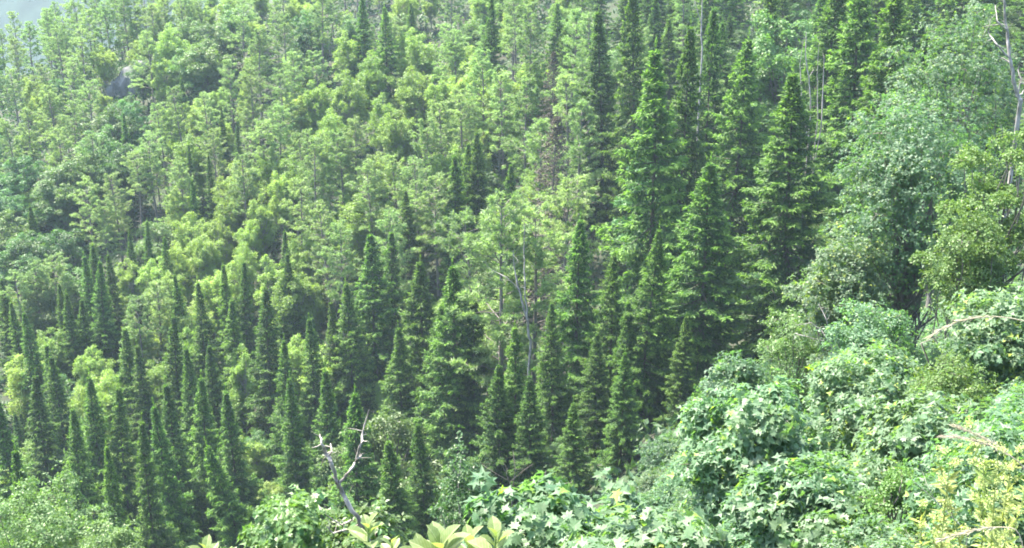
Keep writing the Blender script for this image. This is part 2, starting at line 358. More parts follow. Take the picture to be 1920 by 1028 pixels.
def pine_parts(seed, H=18.0, Rm=2.3, base=0.30, tufts=1.0, bare=0.12, form=0.6):
    rng = np.random.default_rng(seed)
    tz = np.linspace(0, H, 18); ph = rng.uniform(0, 6.28, 2)
    axisf = lambda z: np.stack([0.22*np.sin(z*0.24+ph[0])*z/H, 0.22*np.sin(z*0.2+ph[1])*z/H, z], -1)
    tb = Tubes(); tb.add(axisf(tz), 0.17*(1-tz/H)**0.8+0.015, 8)
    V = []; N = []; Tn = []; ln = []; wd = []
    def tuft(P, D, k, L):
        n = len(P); pp = np.repeat(P, k, 0); dd = unit(np.repeat(D, k, 0)*0.65 + unit(rng.normal(0, 1, (n*k, 3))) + np.array([0, 0, 0.15]))
        V.append(pp); Tn.append(dd); N.append(unit(rng.normal(0, 1, (n*k, 3)))); ln.append(rng.uniform(0.7, 1.15, n*k)*L); wd.append(rng.uniform(0.040, 0.075, n*k))
    z = bare*H
    while z < H-0.2:
        tt = (H-z)/H; live = z > base*H; nb = rng.integers(3, 6) if live else rng.integers(1, 4); a0 = rng.uniform(0, 6.28)
        for b in range(nb):
            a = a0 + 6.283*b/nb + rng.normal(0, 0.35)
            x = (z/H-base)/(1-base)
            L = (Rm*(min(1, (1-x)*1.25)**form)*rng.uniform(0.35, 1.15) + 0.25) if live else rng.uniform(0.5, 1.6)
            el = R((24+28*x if live else -8)+rng.normal(0, 10))
            s = np.linspace(0, 1, 6); hd = np.array([math.cos(a), math.sin(a), 0])
            wob = rng.normal(0, 0.05*L, (6, 3))*s[:, None]
            pts = axisf(np.array([z]))[0] + hd*(L*math.cos(el)*s)[:, None] + np.array([0, 0, 1.])*(L*(math.sin(el)*s - 0.28*s*s + 0.25*s**3))[:, None] + wob
            tb.add(pts, np.linspace(0.016+0.012*L, 0.007, 6), 3)
            if not live:
                continue
            ns = max(4, int(L*7.0*tufts)); si = rng.uniform(0.28, 1, ns)
            q = np.stack([np.interp(si, s, pts[:, k]) for k in range(3)], -1)
            lat = np.array([-math.sin(a), math.cos(a), 0.])
            sd_ = unit(hd*rng.uniform(0.3, 1, (ns, 1)) + lat*rng.uniform(-1, 1, (ns, 1)) + np.array([0, 0, 1])*rng.uniform(-0.05, 0.6, (ns, 1)))
            sl = rng.uniform(0.15, 0.60, ns)*(1.15-si*0.6)*min(1.2, L/1.2)
            for i in range(0, ns, 2): tb.add(np.stack([q[i], q[i]+sd_[i]*sl[i]]), [0.009, 0.005], 3)
            tuft(q+sd_*sl[:, None], sd_, 15, 0.34)
            tuft(q+sd_*sl[:, None]*0.55, sd_, 8, 0.30)
            tuft(pts[-1:], hd[None]+np.array([[0, 0, .5]]), 12, 0.26)
        z += rng.uniform(0.45, 0.85)
    tuft(axisf(np.linspace(H-0.6, H, 4)), np.tile([0, 0, 1.], (4, 1)), 12, 0.26)
    V, Tn, N, ln, wd = [np.concatenate(x) for x in (V, Tn, N, ln, wd)]
    cv, cf = cards(V, Tn, N, ln, wd, 0.1)
    return tb, [(cv, cf, 0, False)]

def limb(tb, p0, p1, r0, r1, rng, bow=0.12, sides=5):
    s = np.linspace(0, 1, 6); d = p1-p0; L = np.linalg.norm(d)
    off = rng.normal(0, 0.05*L, (6, 3))*(s*(1-s)*4)[:, None]; off[:, 2] += -bow*L*(s*(1-s))*2
    tb.add(p0 + d*s[:, None] + off, r0+(r1-r0)*s, sides)

def broadleaf_parts(seed, H, Rm, base=0.28, clumps=34, sprigs=46, per=7, leaf=0.20, kind='card', flat=0.62, csize=0.30, top=1.0, trunk_r=0.012, tilt=0.55, droop=0.15, shell=0):
    """crown of leafy sprigs grouped in clumps carried by limbs; returns tubes, leaf arrays"""
    rng = np.random.default_rng(seed)
    tb = Tubes(); lean = rng.normal(0, 0.03*H, 2); hz = H*0.80
    tz = np.linspace(0, 1, 9); tp = np.stack([lean[0]*tz**2, lean[1]*tz**2, hz*tz], -1)
    tb.add(tp, trunk_r*H*(1-tz*0.85), 8)
    cz = H*(base+1)/2; ch = H*(1-base)/2
    cen = []; tries = 0
    while len(cen) < clumps and tries < 6000:
        tries += 1
        d = unit(rng.normal(0, 1, 3)); r = rng.uniform(0.30, 0.93)
        c = np.array([d[0]*Rm*r, d[1]*Rm*r, cz + d[2]*ch*r*top])
        # crowns are wider in the lower half and rounded on top
        if all(np.linalg.norm((c-k)*[1, 1, 1.3]) > Rm*csize*0.75 for k in cen): cen.append(c)
    P = []; Tn = []; N = []; Ln = []
    def leafy(q, d, n):
        k = per; a = rng.uniform(0, 6.28, n)[:, None] + 6.283*np.arange(k)[None]/k + rng.normal(0, 0.25, (n, k))
        out = unit(d*np.array([1, 1, 0.4]) + np.array([0, 0, 0.8]) + rng.normal(0, 0.35*tilt/0.55, (n, 3)))       # sprig axis
        e1 = unit(np.cross(out, np.array([0.3, 0.9, 0.1]))); e2 = np.cross(out, e1)
        rad = np.cos(a)[..., None]*e1[:, None] + np.sin(a)[..., None]*e2[:, None]
        td = unit(rad + out[:, None]*rng.uniform(-0.45, 0.25, (n, k, 1)) + rng.normal(0, 0.2, (n, k, 3)))
        nn = unit(out[:, None] + rng.normal(0, tilt*0.6, (n, k, 3)))
        ll = leaf*rng.uniform(0.6, 1.2, (n, k))
        pp = q[:, None] + rad*ll[..., None]*0.35 - out[:, None]*leaf*rng.uniform(0, 0.9, (n, k, 1))
        P.append(pp.reshape(-1, 3)); Tn.append(td.reshape(-1, 3)); N.append(nn.reshape(-1, 3)); Ln.append(ll.ravel())
    lump = rng.uniform(0, 6.28, 9)
    for c in cen + ([None] if shell else []):
        if c is None:
            n = shell; d = unit(rng.normal(0, 1, (n, 3)) + np.array([0, 0, 0.25]))
            az = np.arctan2(d[:, 1], d[:, 0])
            rr = 0.84 + 0.14*np.sin(az*3+d[:, 2]*4+lump[0]) + 0.11*np.sin(az*5-d[:, 2]*7+lump[1]) + 0.07*np.sin(d[:, 2]*11+az*2+lump[2]) + 0.05*np.sin(az*11+lump[3])*np.sin(d[:, 2]*13+lump[4])
            rr = (0.1+0.9*rr)*rng.uniform(0.62, 1.05, n)
            q = np.array([0, 0, cz]) + d*rr[:, None]*np.array([Rm, Rm, ch])
            leafy(q, d, n); continue
        f = np.clip((c[2]-H*base*0.9)/(hz)*0.75, 0.15, 0.95)*1.0
        s = np.array([np.interp(f, tz, tp[:, k]) for k in range(3)])
        limb(tb, s, c, trunk_r*H*0.38, 0.012, rng)
        cr_ = Rm*csize*rng.uniform(0.75, 1.35)
        n = int(sprigs*rng.uniform(0.7, 1.3))
        d = unit(rng.normal(0, 1, (n, 3)) + np.array([0, 0, 0.35])); rr = cr_*rng.uniform(0.25, 1.0, n)**0.6
        q = c + d*rr[:, None]*np.array([1.15, 1.15, flat]); q[:, 2] -= droop*np.hypot(q[:, 0]-c[0], q[:, 1]-c[1])
        for i in range(0, n, 8): tb.add(np.stack([c, (c+q[i])/2+rng.normal(0, 0.04*cr_, 3), q[i]]), [0.010, 0.007, 0.003], 3)
        leafy(q, d, n)
    P, Tn, N, Ln = [np.concatenate(x) for x in (P, Tn, N, Ln)]
    return tb, P, Tn, N, Ln

PROTO = {}
def proto(key, name, tb, crown, mats, bark):
    PROTO.setdefault(key, []).append((mk_mesh(name+'_trunk', [tb.part()], [bark]), mk_mesh(name+'_crown', crown, mats)))

NAT = {'T': 20.0, 'S': 20.0, 'P': 18.0, 'B': 13.0, 'G': 12.0, 'D': 20.0, 'L': 16.0}
for k, (rm, pw, lo) in enumerate([(4.3, 0.90, .04), (4.8, 0.98, .04), (3.9, 0.86, .05), (4.5, 0.94, .03)]):
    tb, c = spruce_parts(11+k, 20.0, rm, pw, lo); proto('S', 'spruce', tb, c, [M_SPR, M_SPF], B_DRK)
for k, (rm, pw, lo) in enumerate([(3.6, 0.98, .05), (3.2, 0.88, .06), (4.2, 1.08, .04), (3.6, 1.0, .05)]):
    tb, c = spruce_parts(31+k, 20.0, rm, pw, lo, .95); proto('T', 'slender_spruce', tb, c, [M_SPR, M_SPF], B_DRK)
tb, c = spruce_parts(41, 20.0, 2.8, 0.6, 0.12, 0.28); proto('D', 'dead_spruce', tb, c, [M_SPB, M_SPB], B_GRY)
for k, (rm, ba, tu, fo) in enumerate([(2.7, .34, .62, .42), (2.4, .44, .6, .36), (3.1, .36, .66, .5), (2.7, .50, .7, .34), (2.3, .40, .5, .45)]):
    tb, c = pine_parts(61+k, 18.0, rm, ba, tu, 0.15, fo); proto('P', 'pine', tb, c, [M_PIN], B_PIN)
for k, (rm, ba, cl, cs) in enumerate([(2.5, .14, 100, .20), (2.1, .16, 86, .21), (2.8, .12, 110, .19), (1.9, .14, 80, .22)]):
    tb, P, Tn, N, Ln = broadleaf_parts(81+k, 13.0, rm, ba, cl, 30, 6, 0.20, 'card', 1.3, cs, 1.0, 0.010, 1.0, 0.25)
    v, f = shaped('card', P, Tn, N, Ln); proto('B', 'birch', tb, [(v, f, 0, False)], [M_BIR], B_PAL)
for k, (rm, ba, cl, cs) in enumerate([(3.2, .16, 70, .21), (3.8, .2, 80, .20), (2.7, .14, 62, .23), (3.3, .15, 70, .22)]):
    tb, P, Tn, N, Ln = broadleaf_parts(101+k, 12.0, rm, ba, cl, 38, 6, 0.21, 'card', 0.7, cs, 1.0, 0.011, 0.6, 0.12)
    v, f = shaped('card', P, Tn, N, Ln); proto('G', 'broadleaf', tb, [(v, f, 0, False)], [M_GRN], B_GRY)
print('protos', round(time.time()-T0, 1))

TREES = []          # every planted tree: dict(kind, obj, pos, h, u, v, label)
KIND = {'S': ('spruce_tree', 'spruce tree'), 'T': ('spruce_tree', 'spruce tree'), 'P': ('pine_tree', 'pine tree'), 'B': ('birch_tree', 'birch tree'), 'G': ('broadleaf_tree', 'tree'), 'D': ('dead_spruce_tree', 'dead tree')}
PR = random.Random(5)
def plant(kind, pos, h, wid=1.0, label=None, group=None, lean=(0, 0), var=None, fill=False):
    ms = PROTO[kind]; tr, cw = ms[PR.randrange(len(ms)) if var is None else var % len(ms)]
    s = h/NAT[kind]; sw = s**0.75*wid
    lz = 1.3 if not fill else 2.2
    lean = (lean[0]+R(PR.gauss(0, lz)), lean[1]+R(PR.gauss(0, lz)))
    e = link(KIND[kind][0], None, None, (pos[0], pos[1], pos[2]-0.15), (lean[0], lean[1], PR.uniform(0, 6.28)), (sw, sw, s))
    e.rotation_mode = 'ZXY'
    e.empty_display_size = 0.5
    link('trunk', tr, e); link('crown', cw, e)
    u, v = project(np.array(pos)+[0, 0, h])
    TREES.append(dict(kind=kind, obj=e, pos=np.array(pos), h=h, u=u, v=v, label=label, group=group, fill=fill, r=2.6*sw))
    return e

# spruces: photo pixel of the top, height (or forward distance), width factor, label
SPR = [
 (1140, 18, 25, 1.0, 'tall broad spruce with grey-green tiers beside the brown dead spruce'),
 (1204, -40, 130, .8, None), (1236, 84, 98, 1.15, 'tall dark spruce with long tiered boughs, left one of the front row'),
 (1290, 42, 104, .85, 'tall narrow spruce between two broader tall spruces'), (1336, 8, 118, .85, None),
 (1388, 62, 108, 1.15, 'tall spruce with ragged drooping sides behind the dense pointed spruce'),
 (1332, 296, 82, 1.3, 'dense pointed blue-green spruce standing clear in front of the tall row'),
 (1514, 128, 82, 1.3, 'large shaggy spruce with drooping grey boughs under bare birch stems'),
 (1632, 190, 74, .72, 'slim fresh green spruce rising just left of the big maple'),
 (1210, 420, 80, .85, 'bright tipped spruce below the tall tiered spruces'), (1146, 470, 84, .85, None), (1080, 405, 90, .95, 'blue-green spruce beside the bare birch stems'),
 (1040, 565, 86, .8, 'small crisp spruce beside the pale bare birch stems'), (972, 608, 80, .9, 'yellow-green young spruce at foot of the bare birch stems'),
 (1076, 750, 72, .95, 'young spruce just behind the foreground maples'), (1246, 500, 84, .95, None), (930, 680, 78, 1.0, None), (1000, 700, 76, .9, None),
 (1640, -60, 104, 1.2, 'massive dark spruce cut off above at the shaded slope'), (1690, -40, 96, 1.1, None), (1560, -60, 112, 1.1, None), (1440, -50, 125, 1.0, None), (1740, 60, 92, 1.0, None),
 (1180, 560, 80, .9, None), (1280, 590, 76, .9, None), (1120, 620, 80, .9, None), (1170, 650, 74, .85, None),
 (920, -10, 20, .7, None), (683, -10, 18, .8, None), (725, 10, 18, .9, None),
 (850, 285, 20, .8, None), (870, 268, 19, .75, None), (897, 238, 20, .75, None), (950, 305, 20, .8, None), (768, 350, 17, .8, None),
 (697, 430, 22, 1.05, 'thick dark spruce with a heavy trunk line on the middle slope'), (728, 428, 20, .8, None), (655, 525, 19, .9, None), (625, 560, 17, .85, None), (582, 590, 17, .9, None),
 (786, 490, 21, 1.05, None), (845, 500, 22, 1.1, None), (880, 560, 20, 1.0, None), (815, 570, 18, 1.0, None), (750, 600, 17, .95, None),
 (656, 728, 78, .9, 'small grey-green spruce behind the dead forked branch'), (742, 825, 68, .9, 'little spruce sapling above the broad rosette leaves'), (796, 795, 72, .75, 'thin reddish-topped spruce sapling in the dark hollow'),
 (488, 535, 20, 1.05, 'darkest tall spruce of the lower stand, black trunk line'), (372, 525, 17, .85, None), (330, 512, 15, .8, None), (420, 492, 16, .75, None), (447, 485, 16, .75, None), (432, 560, 16, .9, None),
 (316, 590, 17, .95, None), (240, 612, 17, .95, None), (268, 640, 16, .9, None), (395, 640, 15, .9, None), (376, 705, 100, .95, None), (320, 712, 98, .9, None), (262, 785, 86, .75, 'narrow bright spruce at the edge of the pale round crown'), (304, 745, 92, .85, None), (436, 725, 98, .9, None), (350, 650, 108, .85, None), (520, 640, 108, .9, None), (545, 700, 98, .9, None), (610, 690, 96, .9, None),
 (165, 700, 100, 1.0, None), (62, 700, 104, .95, None), (105, 668, 112, .95, None), (10, 735, 98, .95, None), (14, 835, 78, .8, None), (130, 760, 96, .9, None), (210, 730, 98, .9, None), (200, 830, 84, .7, None),
 (160, 478, 15, .85, None), (177, 488, 16, .9, None), (204, 472, 15, .8, None), (130, 545, 15, .85, None), (112, 530, 14, .8, None), (56, 580, 16, .9, None), (92, 640, 15, .9, None), (28, 560, 14, .8, None), (5, 520, 14, .8, None), (150, 560, 14, .8, None),
 (353, 268, 13, .6, None), (390, 288, 13, .6, None), (360, 335, 13, .65, None), (416, 196, 12, .6, None), (440, 224, 12, .6, None), (233, 208, 12, .65, None), (535, 430, 14, .7, None), (308, 440, 12, .7, None), (270, 412, 12, .7, None), (243, 432, 12, .7, None), (45, 140, 9, .6, None), (540, 470, 15, .9, None),
]
for u, v, sp, wd_, lab in SPR:
    pos, h = stand(u, v, sp); plant('S' if u > 640 else 'T', pos, h, wd_*(1.02 if u > 900 and pos[1] < 135 else 1.1), lab)
pos, h = stand(478, 812, 84); e = plant('S', pos, h, 0.95, 'pale drooping spruce leaning sideways out of the lower stand', None, (R(4), R(-11)), 3)
pos, h = stand(1030, 215, 118); plant('D', pos, h, 1.15, 'brown dead spruce with bare dry twigs beside tall green spruce')
pos, h = stand(1038, 95, 150); plant('D', pos, h, 1.0, 'thin reddish dead conifer among the grey pines uphill')

PIN = [(50, 42, 13), (25, 75, 12), (108, 48, 13), (140, -12, 15), (180, -22, 15), (214, -45, 16), (75, 120, 12), (20, 130, 12), (128, 110, 12), (160, 150, 13), (92, 160, 13), (15, 225, 14), (46, 205, 13), (130, 190, 13), (108, 240, 13), (172, 250, 13),
 (296, 195, 14), (280, 250, 14), (160, 335, 14), (212, 325, 14), (190, 375, 13), (250, 285, 13), (330, 305, 14), (384, 175, 14), (430, 115, 15), (480, 55, 15), (452, 10, 15), (534, 30, 16), (545, 100, 15), (600, -20, 16), (590, 262, 18), (665, 225, 18), (640, 250, 17), (524, 130, 16),
 (702, 305, 17), (740, 290, 17), (800, 225, 17), (832, 195, 17), (862, 170, 17), (965, -20, 19), (1002, 30, 18), (1062, 140, 20), (990, 150, 19), (1010, 230, 20), (1092, 190, 21), (942, 140, 18), (905, 95, 17), (850, 45, 16), (560, 340, 17), (612, 385, 17), (490, 225, 15), (450, 290, 15), (400, 245, 14),
 (30, 510, 14), (66, 490, 14), (95, 475, 13), (256, 560, 14), (285, 530, 14), (930, 370, 96), (1000, 385, 98), (880, 400, 104), (1110, 30, 20), (1070, 20, 19), (780, 300, 18), (820, 330, 18), (730, 400, 18), (860, 60, 16), (640, 420, 17), (310, 0, 14), (250, -10, 14), (165, 20, 14), (195, 5, 14), (232, -15, 15), (270, -20, 15), (285, 10, 14), (150, 55, 13), (120, 30, 13), (340, -20, 15), (275, 60, 14), (520, 200, 15), (470, 130, 15), (1050, 330, 112)]
for i, (u, v, sp) in enumerate(PIN):
    pos, h = stand(u, v, sp)
    plant('P', pos, h, 1.3 if sp >= 50 else 1.3, 'big open pine with bare grey lower limbs around birch stems' if u == 930 else None, None, (0, 0), 2 if u == 930 else None)
BIR = [(40, 650, 11), (210, 690, 11), (290, 660, 11), (450, 640, 12), (550, 610, 12), (140, 720, 11), (85, 600, 11), (600, 640, 12), (350, 610, 11), (318, 40, 13), (300, 100, 11), (590, 138, 13), (650, 128, 13), (545, 150, 12), (655, 48, 13), (790, 48, 14), (772, 36, 13), (832, 128, 13), (740, 190, 13), (716, 165, 13), (600, 240, 12), (440, 298, 12), (420, 345, 11), (408, 395, 11), (482, 355, 12), (352, 385, 11), (375, 420, 11), (282, 470, 11), (240, 480, 10), (312, 490, 11), (330, 450, 11), (520, 308, 12), (550, 288, 12), (155, 636, 12), (180, 660, 11), (900, 115, 14), (880, 105, 14), (935, 128, 14), (700, 90, 13), (510, 265, 12), (1000, 95, 14), (652, 320, 12), (720, 268, 13), (450, 450, 11), (400, 490, 11), (500, 470, 12), (540, 480, 14), (300, 560, 11), (250, 590, 11), (460, 400, 11), (570, 420, 12), (680, 360, 13), (780, 120, 13), (850, 250, 14), (85, 150, 10), (60, 130, 10), (190, 75, 10), (620, 200, 12), (360, 560, 11), (580, 500, 12), (340, 340, 11)]
for u, v, sp in BIR:
    pos, h = stand(u, v, sp); plant('B', pos, h, PR.uniform(1.0, 1.3))
GRN = [(4, 385, 11), (-15, 350, 11), (18, 350, 10), (1488, -15, 122), (1250, 250, 112), (232, 168, 12), (182, 222, 12), (204, 188, 12), (130, 288, 12), (108, 312, 11), (152, 270, 12), (30, 275, 12), (44, 425, 11), (112, 408, 12), (60, 420, 11), (352, 70, 13), (374, 62, 13), (432, -5, 13), (662, 15, 12), (572, 15, 13), (20, 440, 11), (205, 290, 10), (225, 260, 11), (260, 100, 9), (350, 20, 12), (720, 745, 84), (1095, 680, 88), (100, 330, 10), (70, 520, 12), (300, 20, 12), (400, 30, 12)]
for u, v, sp in GRN:
    pos, h = stand(u, v, sp); plant('G', pos, h, PR.uniform(1.1, 1.35))
print('listed', len(TREES), round(time.time()-T0, 1))

# ------------------------------------------------------------------ maples and shrubs of the near bank and the right-hand slope
LEAFM = {}
def leaf_mesh(kind, mat):
    k = (kind, mat.name)
    if k not in LEAFM:
        LV, LF = LS[kind]; LEAFM[k] = mk_mesh('leaf', [(LV, LF, 0, False)], [mat])
    return LEAFM[k]
def unique_tree(name, label, cat, u, v, Y, Rm, base, clumps, sprigs, leaf, kind, mat, bark, seed, per=7, flat=0.6, csize=0.3, pieces=0, tilt=0.5, droop=0.12, hmax=None, trunk_r=0.011, piece_kind=None, shell=0):
    top = at(u, v, Y); g = gz(top[0], top[1]); H = top[2]-g
    tb, P, Tn, N, Ln = broadleaf_parts(seed, H, Rm, base, clumps, sprigs, per, leaf, kind, flat, csize, 1.0, trunk_r, tilt, droop, shell)
    e = link(name, None, None, (top[0], top[1], g-0.1)); tag(e, label, cat)
    link('trunk', mk_mesh('trunk', [tb.part()], [bark]), e)
    rest = np.random.default_rng(seed).random(len(P)) < (.74 if kind in ('lobed', 'card') and leaf*F/Y < 12 else .9); Ln = Ln*1.08
    if pieces:
        Wp = P + np.array([top[0], top[1], g]); uu, vv = project(Wp)
        dist = np.linalg.norm(Wp, axis=1) + np.where((uu < -20) | (uu > 1940) | (vv > 1050) | (vv < -20), 100, 0)
        sel = np.argsort(dist)[:pieces]; rest[sel] = False
        B, Tt, Nn = leaf_frames(Tn[sel], N[sel]); me = leaf_mesh(piece_kind or kind, mat)
        for i in range(len(sel)):
            L = Ln[sel[i]]; o = link('leaf', me, e)
            m = Matrix.Identity(4)
            for r_ in range(3):
                m[r_][0] = B[i][r_]*L; m[r_][1] = Tt[i][r_]*L; m[r_][2] = Nn[i][r_]*L; m[r_][3] = P[sel[i]][r_]
            o.matrix_local = m
    v_, f_ = shaped(kind, P[rest], Tn[rest], N[rest], Ln[rest])
    c = link('foliage' if pieces else 'crown', mk_mesh('crown', [(v_, f_, 0, False)], [mat]), e)
    if pieces: c['kind'] = 'stuff'
    TREES.append(dict(kind='M', obj=e, pos=np.array([top[0], top[1], g]), h=H, u=u, v=v, label=label, group=None, fill=False, r=Rm))
    return e
MA = 'maple tree'
unique_tree('maple_tree', 'big round blue-green maple beside the slim fresh green spruce', MA, 1740, 140, 46, 3.4, .34, 62, 72, 0.123, 'lobed', M_MAP, B_GRY, 201, csize=.25, shell=2764)
unique_tree('maple_tree', 'dark blue-green maple in the shade under bare grey branches', MA, 1810, -20, 64, 4.2, .34, 60, 64, 0.139, 'lobed', M_MAP, B_GRY, 202, csize=.25, shell=2396)
unique_tree('maple_tree', 'spreading low maple joining the big maple to the shaggy spruce', MA, 1600, 405, 44, 2.1, .35, 40, 80, 0.123, 'lobed', M_MAP, B_GRY, 203, csize=.28, shell=1474)
unique_tree('broadleaf_tree', 'yellow-green leafy tree right beside the big round maple', 'tree', 1896, 185, 36, 1.9, .3, 56, 100, .09, 'card', M_OLV, B_GRY, 204, csize=.20, tilt=.9, droop=.3)
unique_tree('broadleaf_tree', 'olive green bushy tree below the big round maple', 'tree', 1830, 340, 34, 1.4, .45, 30, 90, .09, 'card', M_OLV, B_GRY, 205, csize=.27, tilt=.8, shell=1200)
unique_tree('maple_tree', 'pale glossy maple under the yellow-green leafy tree', MA, 1890, 530, 30, 1.7, .45, 34, 70, 0.144, 'lobed', M_MAP, B_GRY, 206, csize=.27, pieces=240, piece_kind='maple', shell=1152)
unique_tree('shrub', 'tangled green shrub with bare arching twigs at the spruce foot', 'shrub', 1500, 560, 46, 1.9, .25, 36, 60, .10, 'card', M_GRN, B_GRY, 207, csize=.27, shell=1200)
unique_tree('shrub', 'dense mid-green shrub between the tangle and the big maple', 'shrub', 1640, 560, 36, 1.7, .4, 36, 70, .10, 'card', M_MAP, B_GRY, 208, csize=.27, shell=1500)
unique_tree('maple_tree', 'rounded maple shoulder just below the dense pointed spruce', MA, 1380, 655, 38, 1.5, .5, 30, 70, 0.144, 'lobed', M_MAP, B_GRY, 209, csize=.28, shell=1036)
unique_tree('maple_tree', 'glossy maple in the middle of the leafy bank', MA, 1640, 640, 27, 1.8, .4, 46, 48, 0.144, 'lobed', M_MAP, B_GRY, 210, csize=.25, pieces=300, piece_kind='maple', shell=1440)
unique_tree('maple_tree', 'broad bright maple carrying white-shining leaves above the foreground maples', MA, 1420, 700, 22, 1.5, .35, 44, 41, 0.144, 'lobed', M_MAN, B_GRY, 211, csize=.25, pieces=300, piece_kind='maple', shell=1560)
unique_tree('maple_tree', 'lush green maple filling the bank behind the yellow flowers', MA, 1760, 730, 20, 1.5, .3, 44, 40, 0.134, 'lobed', M_MAN, B_GRY, 212, csize=.25, pieces=300, piece_kind='maple', shell=1344)
unique_tree('shrub', 'fine-leaved olive shrub growing among maples on the bank', 'shrub', 1800, 655, 24, 1.1, .45, 26, 70, .07, 'card', M_OLV, B_GRY, 213, csize=.28, tilt=.8, shell=900)
unique_tree('shrub', 'thin olive twiggy shrub sticking up through the lush maple', 'shrub', 1690, 860, 15, .55, .5, 18, 50, .05, 'card', M_OLV, B_GRY, 214, csize=.3, tilt=.8)
unique_tree('maple_tree', 'low dark green maple under the broad bright maple', MA, 1520, 850, 16, 1.25, .3, 38, 46, 0.134, 'lobed', M_MAN, B_GRY, 215, csize=.26, pieces=300, piece_kind='maple', shell=1200)
unique_tree('maple_tree', 'white-shining maple sapling with a pointed leafy tip', MA, 1158, 868, 12, .42, .45, 18, 26, 0.122, 'simple', M_MAN, B_GRY, 216, csize=.3, pieces=220, piece_kind='maple', shell=114)
unique_tree('maple_tree', 'flat-topped pale maple beside the broad rosette leaves', MA, 1010, 890, 11, .95, .45, 30, 32, 0.122, 'simple', M_MAN, B_GRY, 217, csize=.26, pieces=300, piece_kind='maple', shell=264)
unique_tree('maple_tree', 'pale maple crown at the foot of the pointed maple sapling', MA, 1225, 932, 10, .85, .45, 30, 30, 0.122, 'simple', M_MAN, B_GRY, 218, csize=.26, pieces=300, piece_kind='maple', shell=281)
unique_tree('maple_tree', 'deep green maple behind the dead forked branch', MA, 560, 898, 20, 1.3, .4, 32, 46, .14, 'lobed', M_GRN, B_GRY, 219, csize=.28, pieces=300, piece_kind='maple', shell=525)
unique_tree('shrub', 'bright green shrub at the foot of the dead forked branch', 'shrub', 690, 930, 15, .8, .45, 26, 46, .09, 'card', M_GRN, B_GRY, 220, csize=.28, pieces=200, piece_kind='oval', shell=420)
unique_tree('broadleaf_tree', 'light green leafy sapling with a pale leaning stem', 'sapling', 862, 792, 30, .85, .45, 22, 40, .085, 'card', M_GRN, B_PAL, 231, csize=.3, shell=420)
unique_tree('broadleaf_tree', 'pale round-crowned tree below the lower spruce stand', 'tree', 70, 888, 48, 3.3, .42, 60, 100, .13, 'card', M_LGT, B_GRY, 221, csize=.25, tilt=.7, shell=2080)
unique_tree('broadleaf_tree', 'lower pale crown joined to the round-crowned tree', 'tree', 190, 960, 46, 1.8, .5, 34, 90, .12, 'card', M_LGT, B_GRY, 222, csize=.27, tilt=.7, shell=1600)
NAT['N'] = 3.0; KIND['N'] = ('maple_shrub', 'shrub')
for k in range(2):
    tb, P, Tn, N, Ln = broadleaf_parts(301+k, 3.0, 1.7, .05, 26, 40, 7, 0.120, 'lobed', 0.6, .28, 1.0, 0.010, .5, .1, 800)
    v_, f_ = shaped('lobed', P, Tn, N, Ln); proto('N', 'maple_shrub', tb, [(v_, f_, 0, False)], [M_MAP], B_GRY)
brng = np.random.default_rng(9); nbank = 0
nb_need = [(t_['u'], t_['v'], t_['pos'][1]) for t_ in TREES if t_['pos'][1] < 125]
for Yb in np.arange(6.5, 62, 2.3):
    for Xb in np.arange(-2.2*(Yb < 14) - 0.02*Yb, 0.50*Yb+3, 2.4):
        X = Xb + brng.normal(0, .5); Y = Yb + brng.normal(0, .5); g = gz(X, Y); h_ = brng.uniform(1.6, 3.4) if Y > 11 else brng.uniform(.9, 1.5)
        for _ in range(5):
            u, v = project(np.array([X, Y, g+h_])); bad = any(yy > Y and abs(uu-u) < 1.2*F/Y and v < vv+0.5*F/Y for uu, vv, yy in nb_need)
            if not bad: break
            h_ *= .8
        if bad or h_ < .8 or u > 2050 or v > 1090: continue
        plant('N', (X, Y, g), h_, 1.0, None, None, (0, 0), None, True); nbank += 1
print('near', nbank, round(time.time()-T0, 1))

# ------------------------------------------------------------------ bare wood
def bare(name, label, cat, lines, Y, mat, seed, twig=0, depth=0.0, root=None):
    """lines: pixel polylines [(u, v, thickness px)...]; standing at forward distance Y"""
    rng = np.random.default_rng(seed); p0 = at(*root, Y) if root else at(lines[0][0][0], lines[0][0][1], Y)
    g = gz(p0[0], p0[1]); o = np.array([p0[0], p0[1], g-0.1]); e = link(name, None, None, o); tag(e, label, cat)
    pxm = Y/F*1.05
    for i, ln in enumerate(lines):
        tb = Tubes()
        pts = np.array([at(a, b, Y + depth*math.sin(3*k+i)*(k > 0)) for k, (a, b, c) in enumerate(ln)]); rad = np.array([c for a, b, c in ln])*pxm*(0.30 if Y < 20 else 0.30)
        if i == 0: pts = np.vstack([[p0[0], p0[1], g-0.1], pts]) if np.linalg.norm(pts[0]-o) > 0.3 else pts; rad = np.r_[rad[0]*1.25, rad] if len(pts) > len(rad) else rad
        # refine with a little crookedness
        n = len(pts); s = np.linspace(0, n-1, (n-1)*4+1); q = np.stack([np.interp(s, np.arange(n), pts[:, k]) for k in range(3)], -1)
        r = np.interp(s, np.arange(n), rad); q[1:-1] += rng.normal(0, 1, (len(q)-2, 3))*r[1:-1, None]*0.35
        r *= rng.uniform(0.85, 1.15, len(r))
        tb.add(q-o, r, 7)
        for k in range(twig):
            j = rng.integers(len(q)//3, len(q)); d = unit(rng.normal(0, 1, 3)+[0, 0, .4]); L = rng.uniform(4, 16)*pxm*2
            mid = q[j]+d*L*0.5+rng.normal(0, 0.1*L, 3)
            tb.add(np.stack([q[j], mid, q[j]+d*L])-o, [r[j]*0.5, r[j]*0.35, r[j]*0.12], 4)
        link('trunk' if i == 0 else 'branch', mk_mesh('bare_wood', [tb.part()], [mat]), e)
    return e
